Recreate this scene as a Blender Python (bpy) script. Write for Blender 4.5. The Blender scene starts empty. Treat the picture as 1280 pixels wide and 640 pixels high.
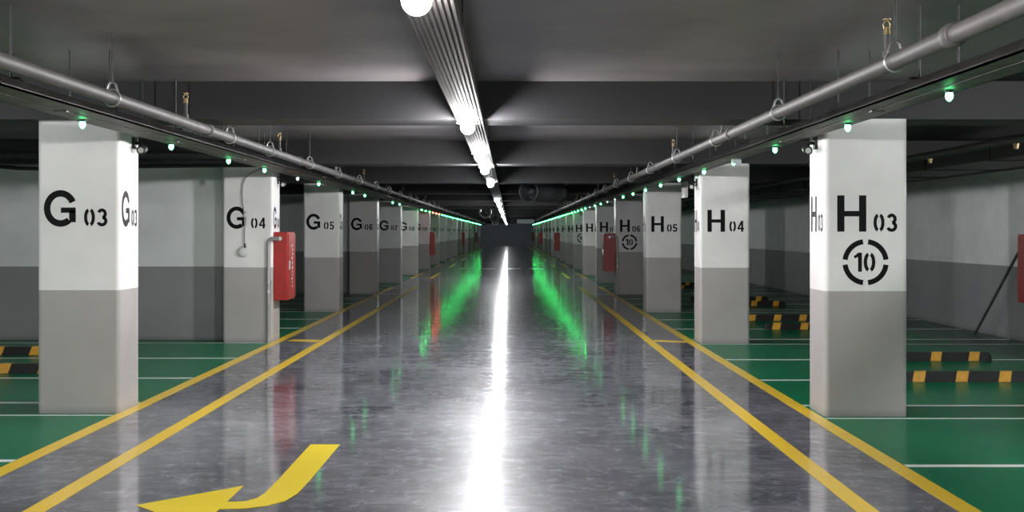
import bpy, bmesh, math, random
from mathutils import Vector
random.seed(7)
C = bpy.context.scene.collection
PI = math.pi
ZS, ZB = 2.73, 2.42            # slab and beam soffit heights
P = 7.58                       # column pitch
GY, HY = 11.75, 11.55          # front faces of the columns numbered 03
CD = 0.61                      # column depth
GX0, GX1 = -3.90, -3.22
HX0, HX1 = 2.56, 3.23
NCOL = 20
YEND, YBACK = 157.5, -12.0
XL, XR = -9.0, 7.04

# ------------------------------------------------------------------ materials
def mat(name, col=(.5, .5, .5), rough=.6, metal=0, noise=0., scale=8., emis=None, estr=0., spec=.5, bump=0.):
    m = bpy.data.materials.new(name); m.use_nodes = True
    nt = m.node_tree; b = nt.nodes['Principled BSDF']
    b.inputs['Base Color'].default_value = (*col, 1)
    b.inputs['Roughness'].default_value = rough
    b.inputs['Metallic'].default_value = metal
    b.inputs['Specular IOR Level'].default_value = spec
    if emis:
        b.inputs['Emission Color'].default_value = (*emis, 1)
        b.inputs['Emission Strength'].default_value = estr
    if noise > 0:
        g = nt.nodes.new('ShaderNodeNewGeometry')
        n = nt.nodes.new('ShaderNodeTexNoise'); n.inputs['Scale'].default_value = scale; n.inputs['Detail'].default_value = 6
        nt.links.new(g.outputs['Position'], n.inputs['Vector'])
        r = nt.nodes.new('ShaderNodeMapRange')
        r.inputs[1].default_value = .3; r.inputs[2].default_value = .7
        r.inputs[3].default_value = 1 - noise; r.inputs[4].default_value = 1 + noise
        nt.links.new(n.outputs['Fac'], r.inputs[0])
        v = nt.nodes.new('ShaderNodeVectorMath'); v.operation = 'SCALE'
        v.inputs[0].default_value = col
        nt.links.new(r.outputs[0], v.inputs['Scale'])
        nt.links.new(v.outputs[0], b.inputs['Base Color'])
        if bump:
            bp = nt.nodes.new('ShaderNodeBump'); bp.inputs['Strength'].default_value = bump; bp.inputs['Distance'].default_value = .02
            nt.links.new(n.outputs['Fac'], bp.inputs['Height']); nt.links.new(bp.outputs[0], b.inputs['Normal'])
    return m

def two_tone(name, up, low, zsplit, rough=.45):
    m = bpy.data.materials.new(name); m.use_nodes = True
    nt = m.node_tree; L = nt.links; b = nt.nodes['Principled BSDF']
    b.inputs['Roughness'].default_value = rough
    g = nt.nodes.new('ShaderNodeNewGeometry'); s = nt.nodes.new('ShaderNodeSeparateXYZ')
    L.new(g.outputs['Position'], s.inputs[0])
    c = nt.nodes.new('ShaderNodeMath'); c.operation = 'GREATER_THAN'; c.inputs[1].default_value = zsplit
    L.new(s.outputs['Z'], c.inputs[0])
    mx = nt.nodes.new('ShaderNodeMix'); mx.data_type = 'RGBA'
    mx.inputs[6].default_value = (*low, 1); mx.inputs[7].default_value = (*up, 1)
    L.new(c.outputs[0], mx.inputs[0])
    n = nt.nodes.new('ShaderNodeTexNoise'); n.inputs['Scale'].default_value = 2.2; n.inputs['Detail'].default_value = 8
    L.new(g.outputs['Position'], n.inputs['Vector'])
    r = nt.nodes.new('ShaderNodeMapRange'); r.inputs[1].default_value = .3; r.inputs[2].default_value = .7
    r.inputs[3].default_value = .92; r.inputs[4].default_value = 1.05
    L.new(n.outputs['Fac'], r.inputs[0])
    # darker close to the floor
    gr = nt.nodes.new('ShaderNodeMapRange'); gr.inputs[1].default_value = 0; gr.inputs[2].default_value = .07
    gr.inputs[3].default_value = .72; gr.inputs[4].default_value = 1
    L.new(s.outputs['Z'], gr.inputs[0])
    mm = nt.nodes.new('ShaderNodeMath'); mm.operation = 'MULTIPLY'
    L.new(r.outputs[0], mm.inputs[0]); L.new(gr.outputs[0], mm.inputs[1])
    v = nt.nodes.new('ShaderNodeVectorMath'); v.operation = 'SCALE'
    L.new(mx.outputs[2], v.inputs[0]); L.new(mm.outputs[0], v.inputs['Scale'])
    L.new(v.outputs[0], b.inputs['Base Color'])
    bp = nt.nodes.new('ShaderNodeBump'); bp.inputs['Strength'].default_value = .12; bp.inputs['Distance'].default_value = .01
    n2 = nt.nodes.new('ShaderNodeTexNoise'); n2.inputs['Scale'].default_value = 14
    L.new(g.outputs['Position'], n2.inputs['Vector'])
    L.new(n2.outputs['Fac'], bp.inputs['Height']); L.new(bp.outputs[0], b.inputs['Normal'])
    return m

def epoxy(name, col, col2, r0, r1, scuff=.0, spec=.5):
    m = bpy.data.materials.new(name); m.use_nodes = True
    nt = m.node_tree; L = nt.links; b = nt.nodes['Principled BSDF']
    b.inputs['Specular IOR Level'].default_value = spec
    b.inputs['Roughness'].default_value = .42
    b.inputs['Coat Weight'].default_value = .8 if scuff > .3 else .3; b.inputs['Coat IOR'].default_value = 1.5
    g = nt.nodes.new('ShaderNodeNewGeometry')
    mp = nt.nodes.new('ShaderNodeMapping'); mp.inputs['Scale'].default_value = (1.0, .55, 1)
    L.new(g.outputs['Position'], mp.inputs[0])
    n = nt.nodes.new('ShaderNodeTexNoise'); n.inputs['Scale'].default_value = 1.1; n.inputs['Detail'].default_value = 9; n.inputs['Roughness'].default_value = .65
    L.new(mp.outputs[0], n.inputs['Vector'])
    n2 = nt.nodes.new('ShaderNodeTexNoise'); n2.inputs['Scale'].default_value = 9; n2.inputs['Detail'].default_value = 10; n2.inputs['Roughness'].default_value = .75
    L.new(mp.outputs[0], n2.inputs['Vector'])
    mx = nt.nodes.new('ShaderNodeMix'); mx.data_type = 'RGBA'
    mx.inputs[6].default_value = (*col, 1); mx.inputs[7].default_value = (*col2, 1)
    rr = nt.nodes.new('ShaderNodeMapRange'); rr.inputs[1].default_value = .38; rr.inputs[2].default_value = .6
    L.new(n.outputs['Fac'], rr.inputs[0]); L.new(rr.outputs[0], mx.inputs[0])
    # fine pale scuffs
    sc = nt.nodes.new('ShaderNodeMapRange'); sc.inputs[1].default_value = .53; sc.inputs[2].default_value = .70
    sc.inputs[3].default_value = 0; sc.inputs[4].default_value = scuff
    L.new(n2.outputs['Fac'], sc.inputs[0])
    if scuff > .3:
        w_ = nt.nodes.new('ShaderNodeTexNoise'); w_.inputs['Scale'].default_value = 3.2; w_.inputs['Detail'].default_value = 10; w_.inputs['Roughness'].default_value = .8; w_.inputs['Distortion'].default_value = 1.2
        mp3 = nt.nodes.new('ShaderNodeMapping'); mp3.inputs['Scale'].default_value = (.8, 1.3, 1); L.new(g.outputs['Position'], mp3.inputs[0]); L.new(mp3.outputs[0], w_.inputs['Vector'])
        q = nt.nodes.new('ShaderNodeMapRange'); q.inputs[1].default_value = .47; q.inputs[2].default_value = .64; q.inputs[3].default_value = 0; q.inputs[4].default_value = .35
        L.new(w_.outputs['Fac'], q.inputs[0])
        ad = nt.nodes.new('ShaderNodeMath'); ad.operation = 'ADD'; ad.use_clamp = True
        L.new(q.outputs[0], ad.inputs[0]); L.new(sc.outputs[0], ad.inputs[1]); sc = ad
    mx2 = nt.nodes.new('ShaderNodeMix'); mx2.data_type = 'RGBA'; mx2.inputs[7].default_value = (.5, .52, .58, 1)
    L.new(sc.outputs[0], mx2.inputs[0]); L.new(mx.outputs[2], mx2.inputs[6])
    L.new(mx2.outputs[2], b.inputs['Base Color'])
    r = nt.nodes.new('ShaderNodeMapRange'); r.inputs[1].default_value = .35; r.inputs[2].default_value = .65
    r.inputs[3].default_value = r0; r.inputs[4].default_value = r1
    L.new(n2.outputs['Fac'], r.inputs[0]); L.new(r.outputs[0], b.inputs['Coat Roughness'])
    bp = nt.nodes.new('ShaderNodeBump'); bp.inputs['Strength'].default_value = .02; bp.inputs['Distance'].default_value = .003
    L.new(n2.outputs['Fac'], bp.inputs['Height']); L.new(bp.outputs[0], b.inputs['Normal'])
    return m

def paint(name, col, wear, rough=.3):
    m = bpy.data.materials.new(name); m.use_nodes = True
    nt = m.node_tree; L = nt.links; b = nt.nodes['Principled BSDF']
    b.inputs['Roughness'].default_value = rough
    g = nt.nodes.new('ShaderNodeNewGeometry')
    n = nt.nodes.new('ShaderNodeTexNoise'); n.inputs['Scale'].default_value = 5; n.inputs['Detail'].default_value = 9; n.inputs['Roughness'].default_value = .7
    L.new(g.outputs['Position'], n.inputs['Vector'])
    r = nt.nodes.new('ShaderNodeMapRange'); r.inputs[1].default_value = .55; r.inputs[2].default_value = .8
    r.inputs[3].default_value = 0; r.inputs[4].default_value = wear
    L.new(n.outputs['Fac'], r.inputs[0])
    mx = nt.nodes.new('ShaderNodeMix'); mx.data_type = 'RGBA'
    mx.inputs[6].default_value = (*col, 1); mx.inputs[7].default_value = (.1, .1, .1, 1)
    L.new(r.outputs[0], mx.inputs[0]); L.new(mx.outputs[2], b.inputs['Base Color'])
    return m

M = dict(
    column=two_tone('column paint white over grey', (.88, .865, .855), (.44, .42, .41), 1.02),
    wall=two_tone('wall paint white over grey', (.85, .86, .86), (.30, .30, .305), 1.02, .6),
    endwall=mat('dark end wall', (.42, .44, .52), .6, noise=.15, scale=.6),
    lane=epoxy('grey glossy epoxy lane', (.060, .060, .076), (.17, .17, .20), .06, .13, .6, .08),
    bay=epoxy('green epoxy bays', (.001, .155, .065), (.002, .185, .078), .12, .2, .02, .08),
    strip=epoxy('dark green epoxy strip by the wall', (.02, .10, .06), (.03, .12, .075), .2, .3, .02, .2),
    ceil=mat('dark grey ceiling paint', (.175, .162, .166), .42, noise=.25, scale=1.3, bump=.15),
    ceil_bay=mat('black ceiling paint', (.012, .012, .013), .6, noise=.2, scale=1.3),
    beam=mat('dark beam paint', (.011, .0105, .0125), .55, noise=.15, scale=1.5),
    yellow=paint('yellow road paint', (.92, .62, .04), .2),
    yellow2=paint('bright yellow arrow paint', (.95, .72, .02), .04),
    white=paint('white road paint', (.85, .92, .88), .25),
    stencil=mat('black stencil paint', (.004, .004, .0045), .6, spec=.15),
    pipe=mat('grey galvanised pipe', (.070, .066, .064), .6, .0, noise=.3, scale=6),
    steel=mat('bright steel', (.6, .6, .6), .3, .9, noise=.1),
    brass=mat('brass head', (.55, .42, .22), .4, .8),
    tray=mat('dark metal tray', (.13, .122, .118), .5, .3, noise=.3, scale=4),
    rail=mat('pinkish grey metal rail', (.055, .048, .047), .6, .0, noise=.12, scale=3),
    rod=mat('black threaded rod', (.03, .03, .03), .5),
    black=mat('black plastic', (.012, .012, .012), .45),
    blackpipe=mat('black painted pipe', (.02, .02, .02), .5),
    rubber=mat('black rubber', (.015, .015, .015), .6, noise=.3, scale=20),
    reflector=mat('yellow reflector', (.85, .45, .06), .35, noise=.15, scale=30),
    red=mat('red enamel', (.40, .016, .013), .35, noise=.12, scale=9),
    reddoor=mat('worn red enamel door', (.36, .022, .018), .35, noise=.2, scale=9),
    whiteplastic=mat('white plastic', (.75, .75, .73), .4),
    conduit=mat('grey conduit', (.3, .3, .3), .45),
    fan=mat('grey fan casing', (.25, .26, .28), .4, .4),
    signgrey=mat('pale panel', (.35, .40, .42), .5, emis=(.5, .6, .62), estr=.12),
    wornwhite=mat('worn white paint', (.75, .66, .63), .5, noise=.2, scale=30),
    lamp=mat('lit lamp glass', (1, 1, 1), .4, emis=(1, .975, .97), estr=2900),
    lamp_mid=mat('lit lamp glass middle', (1, 1, 1), .4, emis=(.98, .98, 1), estr=2200),
    lamp_far=mat('lit lamp glass far', (1, 1, 1), .4, emis=(.96, .98, 1), estr=650),
    lamp_dim=mat('lit lamp glass dim', (1, 1, 1), .4, emis=(.96, .98, 1), estr=560),
    green=mat('lit green lens', (.1, 1, .3), .3, emis=(.12, 1, .34), estr=14),
    green_far=mat('lit green lens far', (.1, 1, .3), .3, emis=(.045, 1, .20), estr=58),
    redled=mat('lit red lens', (1, .1, .05), .3, emis=(1, .16, .08), estr=60),
    paleled=mat('pale lens', (.7, .8, .75), .3, emis=(.7, 1, .85), estr=1.2),  # switched-off lenses get a faint glow so they look pale
)

# ------------------------------------------------------------------ mesh helpers
class MB:
    def __init__(self): self.v = []; self.f = []; self.s = []
    def add(self, vs, fs, smooth=False):
        n = len(self.v); self.v += [tuple(p) for p in vs]
        for f in fs: self.f.append([i + n for i in f]); self.s.append(smooth)
        return self
    def box(self, x0, x1, y0, y1, z0, z1):
        v = [(x, y, z) for z in (z0, z1) for y in (y0, y1) for x in (x0, x1)]
        return self.add(v, [(0, 2, 3, 1), (4, 5, 7, 6), (0, 1, 5, 4), (2, 6, 7, 3), (0, 4, 6, 2), (1, 3, 7, 5)])
    def rbox(self, x0, x1, y0, y1, z0, z1, r=.03, seg=4):   # vertical edges rounded
        pts = []
        for cx, cy, a in ((x1 - r, y1 - r, 0), (x0 + r, y1 - r, 90), (x0 + r, y0 + r, 180), (x1 - r, y0 + r, 270)):
            for k in range(seg + 1):
                t = math.radians(a + 90 * k / seg); pts.append((cx + r * math.cos(t), cy + r * math.sin(t)))
        n = len(pts); v = [(x, y, z0) for x, y in pts] + [(x, y, z1) for x, y in pts]
        f = [(i, (i + 1) % n, n + (i + 1) % n, n + i) for i in range(n)]
        f += [tuple(range(n))[::-1], tuple(range(n, 2 * n))]
        return self.add(v, f)
    def tube(self, pts, r, seg=12, cap=True):
        pts = [Vector(p) for p in pts]; vs = []; n = len(pts)
        up = None
        for i, p in enumerate(pts):
            d = (pts[min(i + 1, n - 1)] - pts[max(i - 1, 0)]).normalized()
            if up is None: up = Vector((0, 0, 1)) if abs(d.z) < .9 else Vector((1, 0, 0))
            a = d.cross(up).normalized(); b = a.cross(d).normalized(); up = b
            rr = r[i] if isinstance(r, (list, tuple)) else r
            for k in range(seg):
                t = 2 * PI * k / seg; vs.append(p + a * math.cos(t) * rr + b * math.sin(t) * rr)
        fs = [(i * seg + k, i * seg + (k + 1) % seg, (i + 1) * seg + (k + 1) % seg, (i + 1) * seg + k) for i in range(n - 1) for k in range(seg)]
        self.add(vs, fs, True)
        if cap: self.add(vs[:seg], [tuple(range(seg))[::-1]]); self.add(vs[-seg:], [tuple(range(seg))])
        return self
    def lathe(self, prof, c=(0, 0, 0), seg=20, axis='z', smooth=True):    # prof: (radius, height)
        vs = []
        for r, h in prof:
            for k in range(seg):
                t = 2 * PI * k / seg; a, b = r * math.cos(t), r * math.sin(t)
                vs.append((c[0] + a, c[1] + b, c[2] + h) if axis == 'z' else ((c[0] + a, c[1] + h, c[2] + b) if axis == 'y' else (c[0] + h, c[1] + a, c[2] + b)))
        fs = [(i * seg + k, i * seg + (k + 1) % seg, (i + 1) * seg + (k + 1) % seg, (i + 1) * seg + k) for i in range(len(prof) - 1) for k in range(seg)]
        return self.add(vs, fs, smooth)
    def mesh(self, name, m):
        me = bpy.data.meshes.new(name); me.from_pydata(self.v, [], self.f)
        me.polygons.foreach_set('use_smooth', self.s); me.materials.append(m)
        bm = bmesh.new(); bm.from_mesh(me); bmesh.ops.recalc_face_normals(bm, faces=bm.faces); bm.to_mesh(me); bm.free()
        me.update(); return me
    def build(self, name, m, parent=None, loc=None):
        return put(name, self.mesh(name, m), parent, loc)

def put(name, me, parent=None, loc=None):
    o = bpy.data.objects.new(name, me); C.objects.link(o)
    if parent: o.parent = parent
    if loc: o.location = loc
    return o
def tag(o, label, cat, group=None, kind=None):
    o['label'] = label; o['category'] = cat
    if group: o['group'] = group
    if kind: o['kind'] = kind
    return o
def struct(o): o['kind'] = 'structure'; return o
def thing(name, label, cat, loc=(0, 0, 0), rz=0, group=None):
    o = bpy.data.objects.new(name, None); C.objects.link(o); o.location = loc; o.rotation_euler = (0, 0, rz)
    o.empty_display_size = .1
    return tag(o, label, cat, group)
def dup(root, loc, label, name=None):
    r = root.copy(); C.objects.link(r); r.location = loc; r['label'] = label
    for ch in list(root.children):
        c = ch.copy(); C.objects.link(c); c.parent = r
        for g in list(ch.children):
            d = g.copy(); C.objects.link(d); d.parent = c
    return r

# ------------------------------------------------------------------ stencil glyphs: strokes in a unit-high cell
def arc(cx, cy, rx, ry, a0, a1, n=22):
    return [(cx + rx * math.cos(math.radians(a0 + (a1 - a0) * i / n)), cy + ry * math.sin(math.radians(a0 + (a1 - a0) * i / n))) for i in range(n + 1)]
def stroke(pts, t):
    q = []; n = len(pts)
    for i, (x, y) in enumerate(pts):
        x0, y0 = pts[max(i - 1, 0)]; x1, y1 = pts[min(i + 1, n - 1)]
        dx, dy = x1 - x0, y1 - y0; l = math.hypot(dx, dy) or 1
        nx, ny = -dy / l * t / 2, dx / l * t / 2
        if 0 < i < n - 1:                       # mitre
            ax, ay = x - x0, y - y0; la = math.hypot(ax, ay) or 1
            c = (ax * dx + ay * dy) / (la * l); c = max(c, .5); nx /= c; ny /= c
        q.append(((x + nx, y + ny), (x - nx, y - ny)))
    return [(q[i][0], q[i + 1][0], q[i + 1][1], q[i][1]) for i in range(n - 1)]
def rect(x0, x1, y0, y1): return [((x0, y0), (x1, y0), (x1, y1), (x0, y1))]
T = .18
def glyph(ch):
    if ch == 'G': return .88, stroke(arc(.46, .5, .37, .415, 25, 309, 34), .18) + rect(.47, .88, .38, .525) + rect(.70, .88, .12, .45)
    if ch == 'H': return .80, rect(0, .20, 0, 1) + rect(.60, .80, 0, 1) + rect(.2, .6, .42, .57)
    if ch == '0': return .60, stroke(arc(.26, .5, .175, .41, 97, 263), T) + stroke(arc(.34, .5, .175, .41, -83, 83), T)
    if ch == '1': return .46, rect(.22, .42, 0, 1) + stroke([(.24, .93), (.16, .83), (.02, .76)], .15)
    if ch == '2': return .60, stroke(arc(.3, .70, .2, .21, 165, -20, 14) + [(.40, .45), (.2, .25), (.12, .09)], T) + rect(.03, .58, 0, .17)
    if ch == '3': return .60, stroke(arc(.28, .70, .19, .21, 160, -80, 16), T) + stroke(arc(.28, .29, .22, .21, 80, -160, 16), T)
    if ch == '4': return .62, rect(.36, .54, 0, 1) + rect(.02, .62, .22, .37) + stroke([(.42, .95), (.08, .30)], .15)
    if ch == '5': return .60, rect(.12, .55, .84, 1) + stroke([(.17, .95), (.12, .50)], .15) + stroke(arc(.29, .32, .21, .235, 140, -160, 18), T)
    if ch == '6': return .60, stroke(arc(.31, .31, .20, .225, 0, 360, 24), .17) + stroke([(.52, .78)] + arc(.34, .66, .22, .26, 60, 180, 12) + [(.11, .32)], .17)
    if ch == '7': return .58, rect(.03, .57, .84, 1) + stroke([(.5, .9), (.32, .55), (.22, 0)], T)
    if ch == '8': return .60, stroke(arc(.3, .73, .17, .185, 0, 360, 24), .165) + stroke(arc(.3, .29, .21, .21, 0, 360, 24), .17)
    if ch == '9': return .60, [tuple((.6 - x, 1 - y) for x, y in q) for q in glyph('6')[1]]
def text_quads(s, h, x, y, gap=.1):
    out = []
    for ch in s:
        w, q = glyph(ch)
        out += [tuple((x + a * h, y + b * h) for a, b in f) for f in q]; x += (w + gap) * h
    return out
def marking(name, quads, org, ux, m, parent):
    """flat paint: quads in (u, z) from org along direction ux"""
    b = MB(); ux = Vector(ux); o = Vector(org)
    for q in quads:
        vs = [o + ux * u + Vector((0, 0, z)) for u, z in q]; b.add(vs, [(0, 1, 2, 3)])
    me = bpy.data.meshes.new(name); me.from_pydata(b.v, [], b.f); me.materials.append(m)
    return put(name, me, parent)

# ------------------------------------------------------------------ the shell
struct(MB().box(-3.22, 2.53, YBACK, YEND, -.2, 0).build('floor', M['lane']))
struct(MB().box(XL, -3.22, YBACK, YEND, -.2, 0).build('floor.001', M['bay']))
struct(MB().box(2.53, 6.0, YBACK, YEND, -.2, 0).build('floor.002', M['bay']))
struct(MB().box(6.0, XR, YBACK, YEND, -.2, 0).build('floor.003', M['strip']))
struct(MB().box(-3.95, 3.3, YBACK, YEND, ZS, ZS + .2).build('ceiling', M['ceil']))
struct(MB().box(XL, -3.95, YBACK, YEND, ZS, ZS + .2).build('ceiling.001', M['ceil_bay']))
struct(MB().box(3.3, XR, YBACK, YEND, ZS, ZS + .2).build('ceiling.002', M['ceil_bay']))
struct(MB().box(XR, XR + .2, YBACK, YEND, 0, ZS).build('wall_right', M['wall']))
struct(MB().box(XL - .2, XL, YBACK, YEND, 0, ZS).build('wall_left', M['wall']))
struct(MB().box(XL, XR, YEND, YEND + .2, 0, ZS).build('wall_back', M['endwall']))
struct(MB().box(XL, XR, YBACK - .2, YBACK, 0, ZS).build('wall_front', M['wall']))
# cross walls standing in the left-hand bays behind columns G 04 and G 06
for i, k in enumerate((1, 3)):
    y = GY + k * P + .5
    struct(MB().box(XL, GX0 - .10, y, y + .18, 0, ZS).build('wall_cross' if i == 0 else 'wall_cross.001', M['wall']))
    struct(MB().box(GX0 - .10, GX0 + .02, y - .0, y + .1, 0, ZB).build('trim_%d' % (40 + i), M['wall']))
# down-stand beams over every column row
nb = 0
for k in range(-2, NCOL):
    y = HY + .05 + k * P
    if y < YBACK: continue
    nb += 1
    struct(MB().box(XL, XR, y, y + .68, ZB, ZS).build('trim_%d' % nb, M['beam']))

# ------------------------------------------------------------------ columns
def lvl(y, side='G'):
    """words for a place along the aisle, told by the nearest numbered column"""
    base = GY if side == 'G' else HY
    t = (y - base) / P; k = math.floor(t); fr = t - k
    n = k + 3
    if n < 3: return 'nearer than column %s 03' % side
    if fr < .12: return 'level with column %s %02d' % (side, n)
    if fr < .40: return 'just past column %s %02d' % (side, n)
    if fr < .62: return 'halfway from column %s %02d to %02d' % (side, n, n + 1)
    return 'just before column %s %02d' % (side, n + 1)

col_L = MB().rbox(GX0, GX1, 0, CD, 0, ZB, .035).mesh('column_shaft', M['column'])
col_R = MB().rbox(HX0, HX1, 0, CD, 0, ZB, .035).mesh('column_shaft', M['column'])
BOXES_G, BOXES_H = (4, 9, 14, 19), (6, 11, 16, 21)
def ring_quads(cx, cz):
    q = []
    for a in (4, 94, 184, 274):
        q += stroke(arc(cx, cz, .167, .167, a + 3, a + 79, 14), .042)
    return q
for k in range(NCOL):
    n = k + 3
    for side in 'GH':
        y = (GY if side == 'G' else HY) + k * P
        x0, x1 = (GX0, GX1) if side == 'G' else (HX0, HX1)
        ring = side == 'H' and k % 3 == 0
        o = put('concrete_column', col_L if side == 'G' else col_R, None, (0, y, 0))
        lab = 'square concrete column stencilled %s %02d, white above grey' % (side, n)
        if ring: lab += ', with a round 10 mark'
        tag(o, lab, 'column', 'numbered columns along the %s side of the aisle' % ('left' if side == 'G' else 'right'))
        num = '%02d' % n
        if side == 'G': big = text_quads('G', .30, .052, 1.545); sm = text_quads(num, .147, .385, 1.548, .12); zt = 0
        else: big = text_quads('H', .295, .10, 1.503); sm = text_quads(num, .147, .395, 1.503, .12)
        marking('column_number', big + sm, (x0, -.002, 0), (1, 0, 0), M['stencil'], o)
        s = .92
        qs = [tuple((u * s, z) for u, z in q) for q in big + sm]
        if side == 'G': marking('column_number', qs, (x1 + .002, .0, 0), (0, 1, 0), M['stencil'], o)
        else: marking('column_number', qs, (x0 - .002, CD, 0), (0, -1, 0), M['stencil'], o)
        if ring:
            q = ring_quads(.33, 1.255) + text_quads('10', .155, .235, 1.178, .06)
            marking('round_marking', q, (x0, -.002, 0), (1, 0, 0), M['stencil'], o)

# ------------------------------------------------------------------ painted lines on the floor
def flat(name, polys, m, z=.002):
    b = MB()
    for p in polys:
        n = len(p); b.add([(x, y, z) for x, y in p] + [(x, y, z - .0015) for x, y in p],
                          [tuple(range(n)), tuple(range(n, 2 * n))[::-1]] + [(i, (i + 1) % n, n + (i + 1) % n, n + i) for i in range(n)])
    return b.build(name, m)
def R4(x0, x1, y0, y1): return [(x0, y0), (x1, y0), (x1, y1), (x0, y1)]
SEG = [(YBACK + 1, 38.6), (46, 52), (60.5, 67), (75, 82), (90, 97), (105, 112), (120, 150)]
for sx, nm, xs in (('left', 'G', ((-3.24, -3.12, 'outer'), (-2.61, -2.49, 'inner'))), ('right', 'H', ((2.41, 2.53, 'outer'), (1.86, 1.98, 'inner')))):
    for x0, x1, w in xs:
        for i, (a, b) in enumerate(SEG):
            what = 'long yellow line from the foreground' if i == 0 else 'short yellow line %s' % lvl(a + 1, nm)
            tag(flat('lane_line', [R4(x0, x1, a, b)], M['yellow'], .003), '%s, %s one of the %s pair' % (what, w, sx), 'floor line', 'yellow aisle edge lines')
tag(flat('cross_mark', [[(-3.08, 19.6), (-2.64, 19.35), (-2.62, 19.75), (-3.0, 19.85)]], M['yellow'], .0025), 'small worn yellow cross mark between the left yellow lines by column G 04', 'floor mark')
tag(flat('cross_mark', [[(1.99, 19.45), (2.4, 19.3), (2.4, 19.55), (2.0, 19.75)]], M['yellow'], .0025), 'small worn yellow cross mark between the right yellow lines by column H 04', 'floor mark')
for i, (a, b) in enumerate(((-2.05, -1.5), (-1.12, -.6), (-.13, .46), (.8, 1.4))):
    tag(flat('stop_dash', [R4(a, b, 57.6, 58.6)], M['white'], .003), 'pale dash of the broken line across the far aisle, %s from left' % ('first', 'second', 'third', 'fourth')[i], 'floor mark', 'dashes across the far aisle')
# bay lines
NP = 7
for side in 'GH':
    base = GY if side == 'G' else HY
    xo, xi = (-9, -3.25) if side == 'G' else (2.54, 7.0)
    for k in range(-1, NP):
        for r, wd in ((-.09, 'at the front foot of column %s %02d'), (.74, 'at the back foot of column %s %02d'), (2.85, 'first past column %s %02d'), (5.15, 'second past column %s %02d')):
            if k == -1 and r < 5: continue
            y = base + k * P + r
            if side == 'G' and k in (1, 3) and r > 5: pass
            x0, x1 = xo, xi
            if k == 3 and abs(r + .09) < .01: x0, x1 = ((-9, -2.62) if side == 'G' else (1.99, 7.0))
            n = k + 3
            lab = ('thin white bay line ' + wd) % (side, n) if k >= 0 else 'nearest thin white bay line on the %s, before column %s 03' % ('left' if side == 'G' else 'right', side)
            if side == 'G' and k in (1, 3) and r == .74: x0 = -3.9
            if r == -.09: polys = [R4(x0, x1, y - .05, y + .0)]
            else: polys = [R4(x0, x1, y - .045, y + .045)]
            tag(flat('bay_line', polys, M['white'], .0022), lab, 'floor line', 'white bay lines')
# arrow
def arrow():
    up, lo = [], []
    shaft = [(-1.405, 10.03), (-1.196, 10.03)]
    outer = [(-1.205, 8.6), (-1.215, 8.15), (-1.25, 7.92), (-1.33, 7.78), (-1.43, 7.71), (-1.57, 7.69)]
    inner = [(-1.40, 8.6), (-1.405, 8.15), (-1.425, 8.0), (-1.47, 7.92), (-1.52, 7.90), (-1.57, 7.90)]
    polys = [[shaft[1], shaft[0], inner[0], outer[0]]]
    for i in range(5): polys.append([outer[i], inner[i], inner[i + 1], outer[i + 1]])
    polys.append([(-1.57, 8.40), (-2.05, 7.80), (-1.57, 7.20)])
    return polys
tag(flat('direction_arrow', arrow(), M['yellow2'], .003), 'bright yellow turn-left arrow painted on the grey aisle floor in the foreground', 'arrow')

# ------------------------------------------------------------------ wheel stops
def stop_proto(x0, x1, ys, label):
    t = thing('wheel_stop', label, 'wheel stop', (x0, 0, 0), 0, 'black and yellow wheel stops')
    L = x1 - x0; b = MB()
    def prism(m, a, c, e):   # trapezoid section with chamfered ends
        y0, y1, y2, y3 = -e, .035 - e, .115 + e, .15 + e; h = .1 + e
        return m.add([(a, y0, 0), (a, y3, 0), (a, y2, h), (a, y1, h), (c, y0, 0), (c, y3, 0), (c, y2, h), (c, y1, h)],
                     [(0, 1, 2, 3), (4, 7, 6, 5), (0, 3, 7, 4), (3, 2, 6, 7), (2, 1, 5, 6), (1, 0, 4, 5)])
    prism(b, .03, L - .03, 0)
    b.add([(0, .01, 0), (0, .14, 0), (0, .11, .06), (0, .04, .06), (.03, 0, 0), (.03, .15, 0), (.03, .115, .1), (.03, .035, .1)], [(0, 1, 2, 3), (0, 3, 7, 4), (3, 2, 6, 7), (2, 1, 5, 6)])
    b.add([(L, .01, 0), (L, .14, 0), (L, .11, .06), (L, .04, .06), (L - .03, 0, 0), (L - .03, .15, 0), (L - .03, .115, .1), (L - .03, .035, .1)], [(0, 1, 2, 3), (0, 3, 7, 4), (3, 2, 6, 7), (2, 1, 5, 6)])
    b.build('rubber_body', M['rubber'], t)
    for s in ys:
        m = MB(); a, c = s - x0, s - x0 + .12; sk = .028
        y0, y1, y2, y3, h = -.003, .033, .117, .153, .104
        m.add([(a, y0, 0.004), (a + sk, y1, h), (a + 2 * sk, y2, h), (a + 3 * sk, y3, .004), (c, y0, .004), (c + sk, y1, h), (c + 2 * sk, y2, h), (c + 3 * sk, y3, .004)],
              [(0, 1, 5, 4), (1, 2, 6, 5), (2, 3, 7, 6)])
        m.build('yellow_reflector', M['reflector'], t)
    return t
WR = [(14.2, 'right-hand wheel stop, nearer of the pair behind column H 03'), (16.5, 'right-hand wheel stop, farther of the pair behind column H 03'),
      (21.8, 'right-hand wheel stop, nearer of the pair behind column H 04'), (24.0, 'right-hand wheel stop, farther of the pair behind column H 04'),
      (28.8, 'right-hand wheel stop, nearer of the pair far behind column H 05'), (30.8, 'right-hand wheel stop, farther of the pair far behind column H 05'),
      (37.4, 'distant wheel stop seen in the gap between columns H 04 and H 05, nearer one'), (39.62, 'distant wheel stop seen in the gap between columns H 04 and H 05, farther one')]
s0 = stop_proto(3.92, 5.60, (4.02, 4.45, 4.88, 5.32), WR[0][1]); s0.location.y = WR[0][0]
for y, l in WR[1:]: dup(s0, (3.92, y, 0), l)
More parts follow.
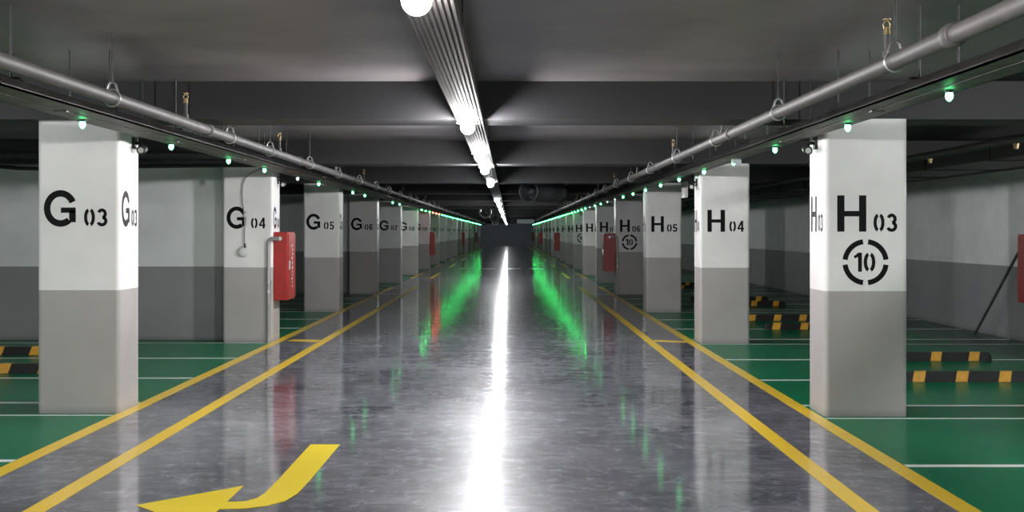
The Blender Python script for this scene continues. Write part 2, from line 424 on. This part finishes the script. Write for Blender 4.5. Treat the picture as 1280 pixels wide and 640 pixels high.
s1 = stop_proto(-6.10, -4.39, (-5.93, -5.48, -5.05, -4.62), 'left-hand wheel stop behind column G 03, nearer of the two'); s1.location.y = 15.05; s1.location.x = -6.05
dup(s1, (-6.47, 17.3, 0), 'left-hand wheel stop behind column G 03, farther of the two by the wall')

# ------------------------------------------------------------------ cable trays along both sides
def side_tray(x0, x1, side):
    nm = 'left' if side == 'G' else 'right'
    t = thing('cable_tray', 'long dark flat cable tray hung along the tops of the %s-hand columns' % nm, 'cable tray', ((x0 + x1) / 2, 8, 2.27))
    w = (x1 - x0) / 2
    a, b = YBACK + .1 - 8, YEND - 3 - 8
    m = MB().box(-w, w, a, b, 0, .012).box(-w, -w + .008, a, b, 0, .055).box(w - .008, w, a, b, 0, .055)
    m.box(-.02, .02, a, b, -.004, .0)
    m.build('tray_channel', M['tray'], t)
    rod = MB().tube([(0, 0, .012), (0, 0, ZS - 2.27)], .006, 6).box(-.05, .05, -.02, .02, .055, .068).mesh('hanger_rod', M['rod'])
    y = -6.0; i = 0
    while y < 130:
        put('hanger_rod', rod, t, (-w + .03 if side == 'G' else w - .03, y, 0)).parent = t
        o = put('hanger_rod', rod, t, (w - .03 if side == 'G' else -w + .03, y, 0)) if y < 60 else None
        y += 1.9; i += 1
    clip = MB().box(-.04, .04, -.03, .03, -.012, 0).mesh('joint_plate', M['tray'])
    for j in range(30): put('joint_plate', clip, t, (0, -5 + 3.0 * j, 0))
    return t
# rods must clear the beams: fine, they run down past the beam faces
side_tray(-3.00, -2.67, 'G')
side_tray(2.19, 2.46, 'H')

# ------------------------------------------------------------------ sprinkler pipes
def sprinkler_pipe(x, z, ys, hy, side):
    nm = 'left' if side == 'G' else 'right'
    t = thing('sprinkler_pipe', 'grey metal sprinkler pipe running the length of the aisle on the %s' % nm, 'pipe', (x, 8, z))
    MB().tube([(0, YBACK + .1 - 8, 0), (0, YEND - 3 - 8, 0)], .041, 16).build('pipe_run', M['pipe'], t)
    cp = MB().tube([(0, -.05, 0), (0, -.045, 0), (0, .045, 0), (0, .05, 0)], [.044, .053, .053, .044], 16).mesh('pipe_coupling', M['pipe'])
    hd = MB().tube([(0, 0, .035), (0, 0, .15)], .014, 8).tube([(0, 0, .03), (0, 0, .065)], .022, 8)
    hm = hd.mesh('sprinkler_riser', M['pipe'])
    b = MB().tube([(0, 0, .15), (0, 0, .185)], [.02, .013], 8).tube([(-.013, 0, .18), (-.018, 0, .2), (0, 0, .222)], .004, 5).tube([(.013, 0, .18), (.018, 0, .2), (0, 0, .222)], .004, 5)
    b.tube([(0, 0, .222), (0, 0, .226)], .02, 10)
    bmh = b.mesh('sprinkler_head', M['brass'])
    for y in ys:
        r = put('sprinkler_riser', hm, t, (0, y - 8, 0)); put('sprinkler_head', bmh, r)
    # ring hangers
    ring = MB()
    pts = [(.05 * math.cos(a), 0, .05 * math.sin(a)) for a in [math.radians(-200 + 220 * i / 16) for i in range(17)]]
    pts = [(.052 * math.cos(math.radians(d)), 0, .052 * math.sin(math.radians(d))) for d in range(0, 361, 20)]
    ring.tube(pts, .006, 6, False)
    ring.tube([(-.035, 0, .04), (-.022, 0, .085), (0, 0, .1), (.022, 0, .085), (.035, 0, .04)], .009, 6)
    rm = ring.mesh('ring_hanger', M['steel'])
    rd = MB().tube([(0, 0, .09), (0, 0, ZS - z)], .006, 6).mesh('hanger_rod', M['rod'])
    for y in hy:
        r = put('ring_hanger', rm, t, (0, y - 8, 0)); put('hanger_rod', rd, r)
    for y in hy[::2]: put('pipe_coupling', cp, t, (0, y - 8 - .9, 0))
def off_beam(y):
    f = (y - (HY + .05)) % P
    return y if f > .80 and f < P - .12 else (y + (.9 - f) if f <= .80 else y - .2)
def series(a, st, end): 
    out = []
    while a < end: out.append(off_beam(a)); a += st
    return out
sprinkler_pipe(-2.46, 2.33, series(2.0, 4.4, 140), series(.1, 2.9, 140), 'G')
sprinkler_pipe(1.87, 2.33, series(2.45, 4.6, 140), series(.9, 3.0, 140), 'H')

# ------------------------------------------------------------------ middle lighting rail and lamps
t = thing('lighting_rail', 'broad ribbed metal lighting rail running down the middle of the ceiling', 'rail', (-.32, 8, 2.40))
m = MB(); w = .11; prof = []
nr = 9
for i in range(nr):
    xa = -w + 2 * w * i / nr; s = 2 * w / nr
    prof += [(xa + s * .1, -.0), (xa + s * .3, -.009), (xa + s * .7, -.009), (xa + s * .9, -.0)]
prof = [(-w, .017), (-w, 0)] + prof + [(w, 0), (w, .017)]
a, b = YBACK + .1 - 8, YEND - 5 - 8
n = len(prof)
m.add([(x, a, z) for x, z in prof] + [(x, b, z) for x, z in prof], [(i, (i + 1) % n, n + (i + 1) % n, n + i) for i in range(n)] + [tuple(range(n)), tuple(range(n, 2 * n))[::-1]])
m.build('rail_channel', M['rail'], t)
rod = MB().tube([(0, 0, .017), (0, 0, ZS - 2.40)], .006, 6).mesh('hanger_rod', M['rod'])
for i in range(48):
    put('hanger_rod', rod, t, (-.08, off_beam(-8 + i * 3.05) - 8, 0)); put('hanger_rod', rod, t, (.08, off_beam(-8 + i * 3.05) - 8, 0))

def sphere_prof(r, z, n=10, a0=-90, a1=60): return [(max(r * math.cos(math.radians(a0 + (a1 - a0) * i / n)), .0001), z + r * math.sin(math.radians(a0 + (a1 - a0) * i / n))) for i in range(n + 1)]
base_me = MB().lathe([(.001, 0), (.09, 0), (.095, -.008), (.085, -.012), (.001, -.012)], seg=20).mesh('lamp_base', M['whiteplastic'])
globe = {}
for k in ('lamp', 'lamp_mid', 'lamp_far', 'lamp_dim'):
    globe[k] = MB().lathe(sphere_prof(.055, -.045), seg=20).mesh('lamp_globe', M[k])
LAMPS = [(-8.5, 'lamp'), (-2.4, 'lamp'), (5.2, 'lamp'), (11.5, 'lamp'), (16.0, 'lamp_mid'), (19.5, 'lamp_mid'), (25.2, 'lamp_dim'), (38.3, 'lamp_dim'), (45.5, 'lamp_mid'), (53, 'lamp_far'),
         (60.5, 'lamp_dim'), (68, 'lamp_far'), (76, 'lamp_dim'), (85, 'lamp_far'), (95, 'lamp_dim'), (107, 'lamp_far'), (120, 'lamp_dim'), (137, 'lamp_far'), (150, 'lamp_far')]
LB = {5.2: 'nearest bright round lamp under the ceiling rail, at the top edge', 11.5: 'second bright round lamp under the ceiling rail, by columns 03',
      -2.4: 'bright round lamp under the ceiling rail behind the viewpoint', -8.5: 'bright round lamp under the ceiling rail far behind the viewpoint',
      16.0: 'third lit round lamp from the viewpoint under the rail, halfway to columns 04', 19.5: 'fourth lit round lamp under the rail, level with column G 04', 25.2: 'fifth lit round lamp under the rail, just before column G 05'}
for i, (y, k) in enumerate(LAMPS):
    t = thing('ceiling_lamp', LB.get(y, 'lit round lamp under the middle ceiling rail, %s' % lvl(y)), 'lamp', (-.34, y, 2.391), 0, 'lamps along the middle rail')
    put('lamp_base', base_me, t); put('lamp_globe', globe[k], t)
for x, y, w_ in ((-6.0, 7.6, 'left-hand bays'), (5.0, 7.6, 'right-hand bays'), (6.0, 12.8, 'right-hand wall')):  # unseen lamps added to brighten the side walls and column fronts
    t = thing('ceiling_lamp', 'added round fill lamp on the black ceiling by the %s, outside the view' % w_, 'lamp', (x, y, ZS), 0, 'added fill lamps over the bays')
    put('lamp_base', base_me, t); put('lamp_globe', globe['lamp_mid'], t)

# ------------------------------------------------------------------ bay indicator lights
cap_me = MB().tube([(0, 0, 0), (0, 0, -.012)], .024, 12).mesh('lamp_base', M['black'])
lens = {k: MB().lathe([(.018, -.012), (.022, -.026), (.02, -.042), (.01, -.055), (.0005, -.060)], seg=12).mesh('lamp_lens', M[k]) for k in ('green', 'redled', 'paleled', 'green_far')}
used = {}
def indicator(x, y, k, side):
    w = {'green_far': 'green', 'green': 'green', 'redled': 'red', 'paleled': 'pale faintly glowing'}[k]
    lab = 'small %s bay indicator light under the %s tray, %s' % (w, 'left' if side == 'G' else 'right', lvl(y * .9625, side))
    used[lab] = used.get(lab, 0) + 1
    if used[lab] > 1: lab = lab.replace('light under', 'light, second one, under')
    t = thing('indicator_light', lab, 'indicator light', (x, y * .9625, 2.266), 0, 'bay indicator lights')
    put('lamp_base', cap_me, t); put('lamp_lens', lens[k], t)
left = [(10.1, 'green'), (12.75, 'green'), (15.35, 'green'), (17.6, 'green'), (20.35, 'paleled'), (22.6, 'green'), (27.5, 'green'), (29.8, 'green'), (36.9, 'green'), (39.2, 'green'),
        (49, 'green_far'), (51.4, 'green_far'), (53.9, 'green_far'), (56.2, 'redled'), (58.7, 'redled'), (61.2, 'redled')]
y = 63.8
while y < 152: left.append((y, 'green_far')); y += 2.53
for y, k in left: indicator(-2.92, y, k, 'G')
right = [(8.0, 'green'), (10.4, 'green'), (13.25, 'green'), (15.7, 'green'), (18.1, 'green'), (20.75, 'green'), (23.3, 'green'), (25.9, 'green'), (28.5, 'green'), (31, 'green'), (33.4, 'paleled'), (36, 'paleled'), (38.6, 'green'), (41.2, 'green'), (43.9, 'paleled')]
y = 46.4
while y < 152: right.append((y, 'green_far')); y += 2.53
for y, k in right: indicator(2.38, y, k, 'H')

# ------------------------------------------------------------------ fire hose cabinets
def cabinet(x0, x1, y0, y1, z0, z1, face, label, pipe=None):
    t = thing('hose_cabinet', label, 'fire cabinet', ((x0 + x1) / 2, y0, z0), 0, 'red fire hose cabinets')
    w = (x1 - x0) / 2; d = y1 - y0; h = z1 - z0
    b = MB().box(-w, w, 0, d, 0, h); o = b.build('cabinet_body', M['red'], t)
    bv = o.modifiers.new('b', 'BEVEL'); bv.width = .008; bv.segments = 2
    s = face
    xs = sorted((s * w, s * (w + .014)))
    dr = MB().box(xs[0], xs[1], .03, d - .03, .03, h - .03).build('cabinet_door', M['reddoor'], t)
    xs2 = sorted((s * (w + .014), s * (w + .035)))
    MB().box(xs2[0], xs2[1], .06, .085, h * .45, h * .58).build('door_handle', M['steel'], dr)
    wb = MB(); rnd = random.Random(3); zz = h * .18
    xx = s * (w + .0155)
    while zz < h * .82:
        l = rnd.uniform(.02, .05); yy = d * .45 + rnd.uniform(-.05, .05)
        wb.add([(xx, yy, zz), (xx, yy + .10, zz + .01), (xx, yy + .12, zz + l), (xx, yy + .02, zz + l * .8)], [(0, 1, 2, 3)]); zz += l + .02
    wb.build('worn_label', M['wornwhite'], dr)
    if pipe:
        px, py = pipe; px -= (x0 + x1) / 2; py -= y0; zt = h - .09
        pts = [(px, py, -z0), (px, py, zt - .06)] + [(px - s * 0 + s * .06 * (1 - math.cos(a)), py, zt - .06 + .06 * math.sin(a)) for a in [math.radians(v) for v in (20, 45, 70, 90)]] + [(0, py, zt)]
        if abs(px) < .02: pts = pts[:2]
        MB().tube(pts, .026, 12).tube([(0, py, zt), (0, py + .0, zt), ], .026, 12, False).build('supply_pipe', M['pipe_l'], t)
        MB().tube([(px, py, .4 - z0 + .4), (px, py, .4 - z0 + .44)], .034, 12).tube([(px, py, .1), (px, py, .04 + .1)], .034, 12).build('pipe_clamp', M['steel'], t)
        MB().tube([(0, py - .0, zt), (0, 0.01, zt)], .03, 12).build('pipe_socket', M['steel'], t)
M['pipe_l'] = mat('light grey painted pipe', (.42, .41, .40), .35, .4, noise=.1)
for n in BOXES_G:
    y = GY + (n - 3) * P
    cabinet(-3.215, -3.03, y + .05, y + .72, .57, 1.50, 1, 'red fire hose cabinet on the aisle side of column G %02d' % n, (-3.27, y - .04) if n == 4 else None)
for n in BOXES_H:
    y = HY + (n - 3) * P
    cabinet(2.28, 2.555, y + .05, y + .72, .55, 1.47, -1, 'red fire hose cabinet on the aisle side of column H %02d' % n, (2.60, y - .04) if n == 6 else None)
cabinet(6.79, 7.035, 18.25, 19.0, .56, 1.47, -1, 'red fire hose cabinet on the right-hand wall at the picture edge')
t = MB().tube([(6.78, 20.75, .0), (6.90, 19.2, 1.28), (6.915, 19.06, 1.4)], .02, 10).build('leaning_pole', M['pipe'])
tag(t, 'thin grey metal pole leaning against the right-hand wall beside the red cabinet', 'pole')

# ------------------------------------------------------------------ cable and sensor on column G 04
y4 = GY + P
t = thing('hanging_sensor', 'round white sensor hanging on a grey cable on the front of column G 04', 'sensor', (-3.62, y4, 1.18))
z0 = 1.18
pts = []
for px, py in ((330, 209), (322, 212), (314, 216), (307, 222), (303.5, 230), (302.5, 242), (304, 256), (305.5, 270), (306, 284), (305.5, 296), (306, 304)):
    pts.append(((px - 637) * (y4 - .03) / 1778 + 3.62, -.03, 1.5 + (290 - py) * (y4 - .03) / 1778 - z0))
MB().tube(pts, .009, 8).build('cable', M['conduit'], t)
e = pts[-1]
MB().tube([e, (e[0] + .0, -.03, e[2] - .07)], [.012, .016], 8).build('cable_gland', M['black'], t)
MB().lathe([(.001, -.075), (.04, -.072), (.065, -.05), (.072, -.02), (.072, 0), (.001, 0)], (e[0] - .03, -.002, e[2] - .12), 20, 'y').build('sensor_body', M['whiteplastic'], t)

# ------------------------------------------------------------------ small cameras high on the columns
def camera_unit(x, y, z, s, label):
    t = thing('security_camera', label, 'camera', (x, y, z), 0, 'small black cameras on the column sides')
    MB().box(min(0, s * .02), max(0, s * .02), -.05, .05, -.05, .05).build('mount_plate', M['black'], t)
    MB().tube([(s * .02, 0, 0), (s * .07, -.02, .0), (s * .08, -.04, -.03)], .014, 8).build('bracket', M['black'], t)
    b = MB().tube([(s * .075, .06, -.045), (s * .085, -.08, -.065)], [.034, .038], 14).build('camera_body', M['black'], t)
    MB().tube([(s * .085, -.08, -.065), (s * .086, -.088, -.066)], .024, 12).build('camera_lens', M['steel'], b)
camera_unit(GX1, GY + .42, 2.26, 1, 'small black camera high on the aisle side of column G 03')
camera_unit(HX0, HY + .32, 2.24, -1, 'small black camera high on the aisle side of column H 03')
camera_unit(HX0, HY + P + .3, 2.18, -1, 'small black camera high on the aisle side of column H 04')
camera_unit(HX0, HY + 5 * P + .3, 2.16, -1, 'small black camera high on the aisle side of column H 08')
camera_unit(GX1, GY + P + .42, 2.22, 1, 'small black camera high on the aisle side of column G 04')

# pale emergency lamp beside the green light above column H 04
t = thing('emergency_lamp', 'pale slanted emergency lamp beside the green light over column H 04', 'lamp', (2.36, 14.85, 2.225))
MB().add([(-.04, 0, .03), (.06, 0, .03), (.06, 0, -.02), (-.02, 0, 0), (-.04, .1, .03), (.06, .1, .03), (.06, .1, -.02), (-.02, .1, 0)], [(0, 1, 2, 3), (4, 7, 6, 5), (0, 4, 5, 1), (1, 5, 6, 2), (2, 6, 7, 3), (3, 7, 4, 0)]).build('lamp_housing', M['signgrey'], t)
MB().box(-.03, .05, .01, .09, .03, .04).build('mount_plate', M['steel'], t)

# hanging panel seen edge-on between columns H 04 and H 05
t = thing('pale_sign', 'pale narrow panel hanging behind column H 04 near column H 05', 'sign', (2.97, 23.9, 2.08))
MB().box(-.025, .025, 0, .5, 0, .27).build('panel_board', M['whiteplastic'], t)
MB().tube([(0, .1, .27), (0, .1, ZS - 2.08)], .006, 6).tube([(0, .4, .27), (0, .4, ZS - 2.08)], .006, 6).build('hanger_rod', M['rod'], t)
# distant hanging panel across the aisle
t = thing('pale_sign', 'pale rectangular panel hanging across the right of the distant aisle', 'sign', (1.15, 103, 2.12))
MB().box(-.62, .62, 0, .1, 0, .36).build('panel_board', M['signgrey'], t)
MB().tube([(-.5, .05, .36), (-.5, .05, ZS - 2.12)], .01, 6).tube([(.5, .05, .36), (.5, .05, ZS - 2.12)], .01, 6).build('hanger_rod', M['rod'], t)

# ------------------------------------------------------------------ jet fans
def jet_fan(x, y, z, rz, r, L, label, ringm):
    t = thing('jet_fan', label, 'fan', (x, y, z), rz, 'round jet fans under the ceiling')
    MB().lathe([(r * 1.12, -.0), (r, .05), (r * .97, .12), (r * .97, L * .3), (r * 1.08, L * .34), (r * 1.08, L * .66), (r * .97, L * .7), (r * .97, L - .1), (r * 1.1, L), (r * .9, L), (r * .86, L * .5), (r * .9, .04)], seg=32, axis='y').build('fan_casing', M['fan'], t)
    pts = [(r * 1.08 * math.cos(math.radians(a)), 0, r * 1.08 * math.sin(math.radians(a))) for a in range(0, 361, 12)]
    MB().tube(pts, .018, 8, False).build('inlet_ring', M[ringm], t)
    h = MB().lathe([(.0005, .06), (r * .22, .08), (r * .34, .16), (r * .34, .5), (.0005, .5)], seg=20, axis='y').build('fan_hub', M['fan'], t)
    for k in range(6):
        a = 2 * PI * k / 6; c, s_ = math.cos(a), math.sin(a); c2, s2 = math.cos(a + .4), math.sin(a + .4)
        MB().add([(r * .3 * c, .2, r * .3 * s_), (r * .84 * c, .2, r * .84 * s_), (r * .84 * c2, .32, r * .84 * s2), (r * .3 * c2, .3, r * .3 * s2)], [(0, 1, 2, 3)]).build('fan_blade', M['fan'], t)
    for yy in (L * .2, L * .8): MB().box(-.02, .02, yy - .02, yy + .02, r, ZS - z).build('hanger_strap', M['rod'], t)
jet_fan(.40, 30.2, 2.36, math.radians(-28), .2, 1.5, 'grey round jet fan, the nearest, hung right of the lamps', 'fan')
jet_fan(-1.03, 60.3, 2.36, 0, .23, 1.2, 'jet fan with a pale ring left of the lamps, middle distance', 'whiteplastic')
jet_fan(-.95, 83, 2.37, 0, .23, 1.2, 'jet fan with a dim ring left of the lamps, farther away', 'fan')
jet_fan(-1.25, 122, 2.37, 0, .23, 1.2, 'tiny farthest jet fan ring left of the lamps', 'whiteplastic')

# ------------------------------------------------------------------ pipes in the parking bays
tag(MB().tube([(XL + .02, 18.3, 2.49), (-3.35, 18.3, 2.49)], .045, 12).build('ceiling_pipe', M['blackpipe']), 'thick black pipe crossing above the left bays behind column G 03', 'pipe')
pts = [(XL + .02, 18.5, 2.40), (-8.0, 18.5, 2.44), (-7.2, 18.5, 2.40), (-6.4, 18.5, 2.33), (-5.8, 18.5, 2.32), (-5.0, 18.5, 2.355), (-3.2, 18.5, 2.37)]
tag(MB().tube(pts, .027, 10).build('ceiling_cable', M['blackpipe']), 'black sagging cable crossing above the left bays in front of the white wall', 'cable')
tag(MB().tube([(6.75, YBACK + .1, 2.38), (6.75, 80, 2.38)], .05, 12).build('ceiling_pipe', M['blackpipe']), 'black pipe running along the top of the right-hand wall', 'pipe')
tag(MB().tube([(4.7, YBACK + .1, 2.36), (4.7, 80, 2.36)], .04, 12).build('ceiling_pipe', M['blackpipe']), 'black pipe running above the middle of the right bays', 'pipe')
t = thing('air_duct', 'wide black air duct under the ceiling of the right bays', 'duct', (5.65, 5, 2.28))
MB().box(-.45, .45, YBACK + 5, 75, 0, .13).build('duct_body', M['blackpipe'], t)
fl = MB().box(-.465, .465, -.015, .015, -.012, .135).mesh('duct_flange', M['blackpipe'])
for j in range(24): put('duct_flange', fl, t, (0, j * 2.4 - 4, 0))
hm = MB().tube([(0, 0, 0), (0, 0, -.05)], [.03, .02], 10).mesh('pendent_sprinkler', M['brass'])
for i, (x, y) in enumerate(((4.7, 15.9), (4.7, 13.2), (4.7, 17.8))):
    tag(put('pendent_sprinkler', hm, None, (x, y, 2.322)), 'small pendent sprinkler under the black right-bay pipe, %s from the viewpoint' % ('second', 'nearest', 'third')[i], 'sprinkler', 'small pendent sprinklers')

# ------------------------------------------------------------------ world, camera, colour
w = bpy.data.worlds.new('world'); bpy.context.scene.world = w; w.use_nodes = True
w.node_tree.nodes['Background'].inputs[0].default_value = (.02, .02, .022, 1)
cd = bpy.data.cameras.new('camera'); cam = bpy.data.objects.new('camera', cd); C.objects.link(cam)
cam.location = (0, 0, 1.5); cam.rotation_euler = (PI / 2, 0, 0)
cd.lens = 50; cd.sensor_width = 36; cd.shift_x = .0023; cd.shift_y = -.0234
cd.clip_end = 400
sc = bpy.context.scene; sc.camera = cam
sc.view_settings.view_transform = 'Standard'; sc.view_settings.look = 'None'
sc.view_settings.exposure = 0
sc.cycles.max_bounces = 6; sc.cycles.sample_clamp_indirect = 6
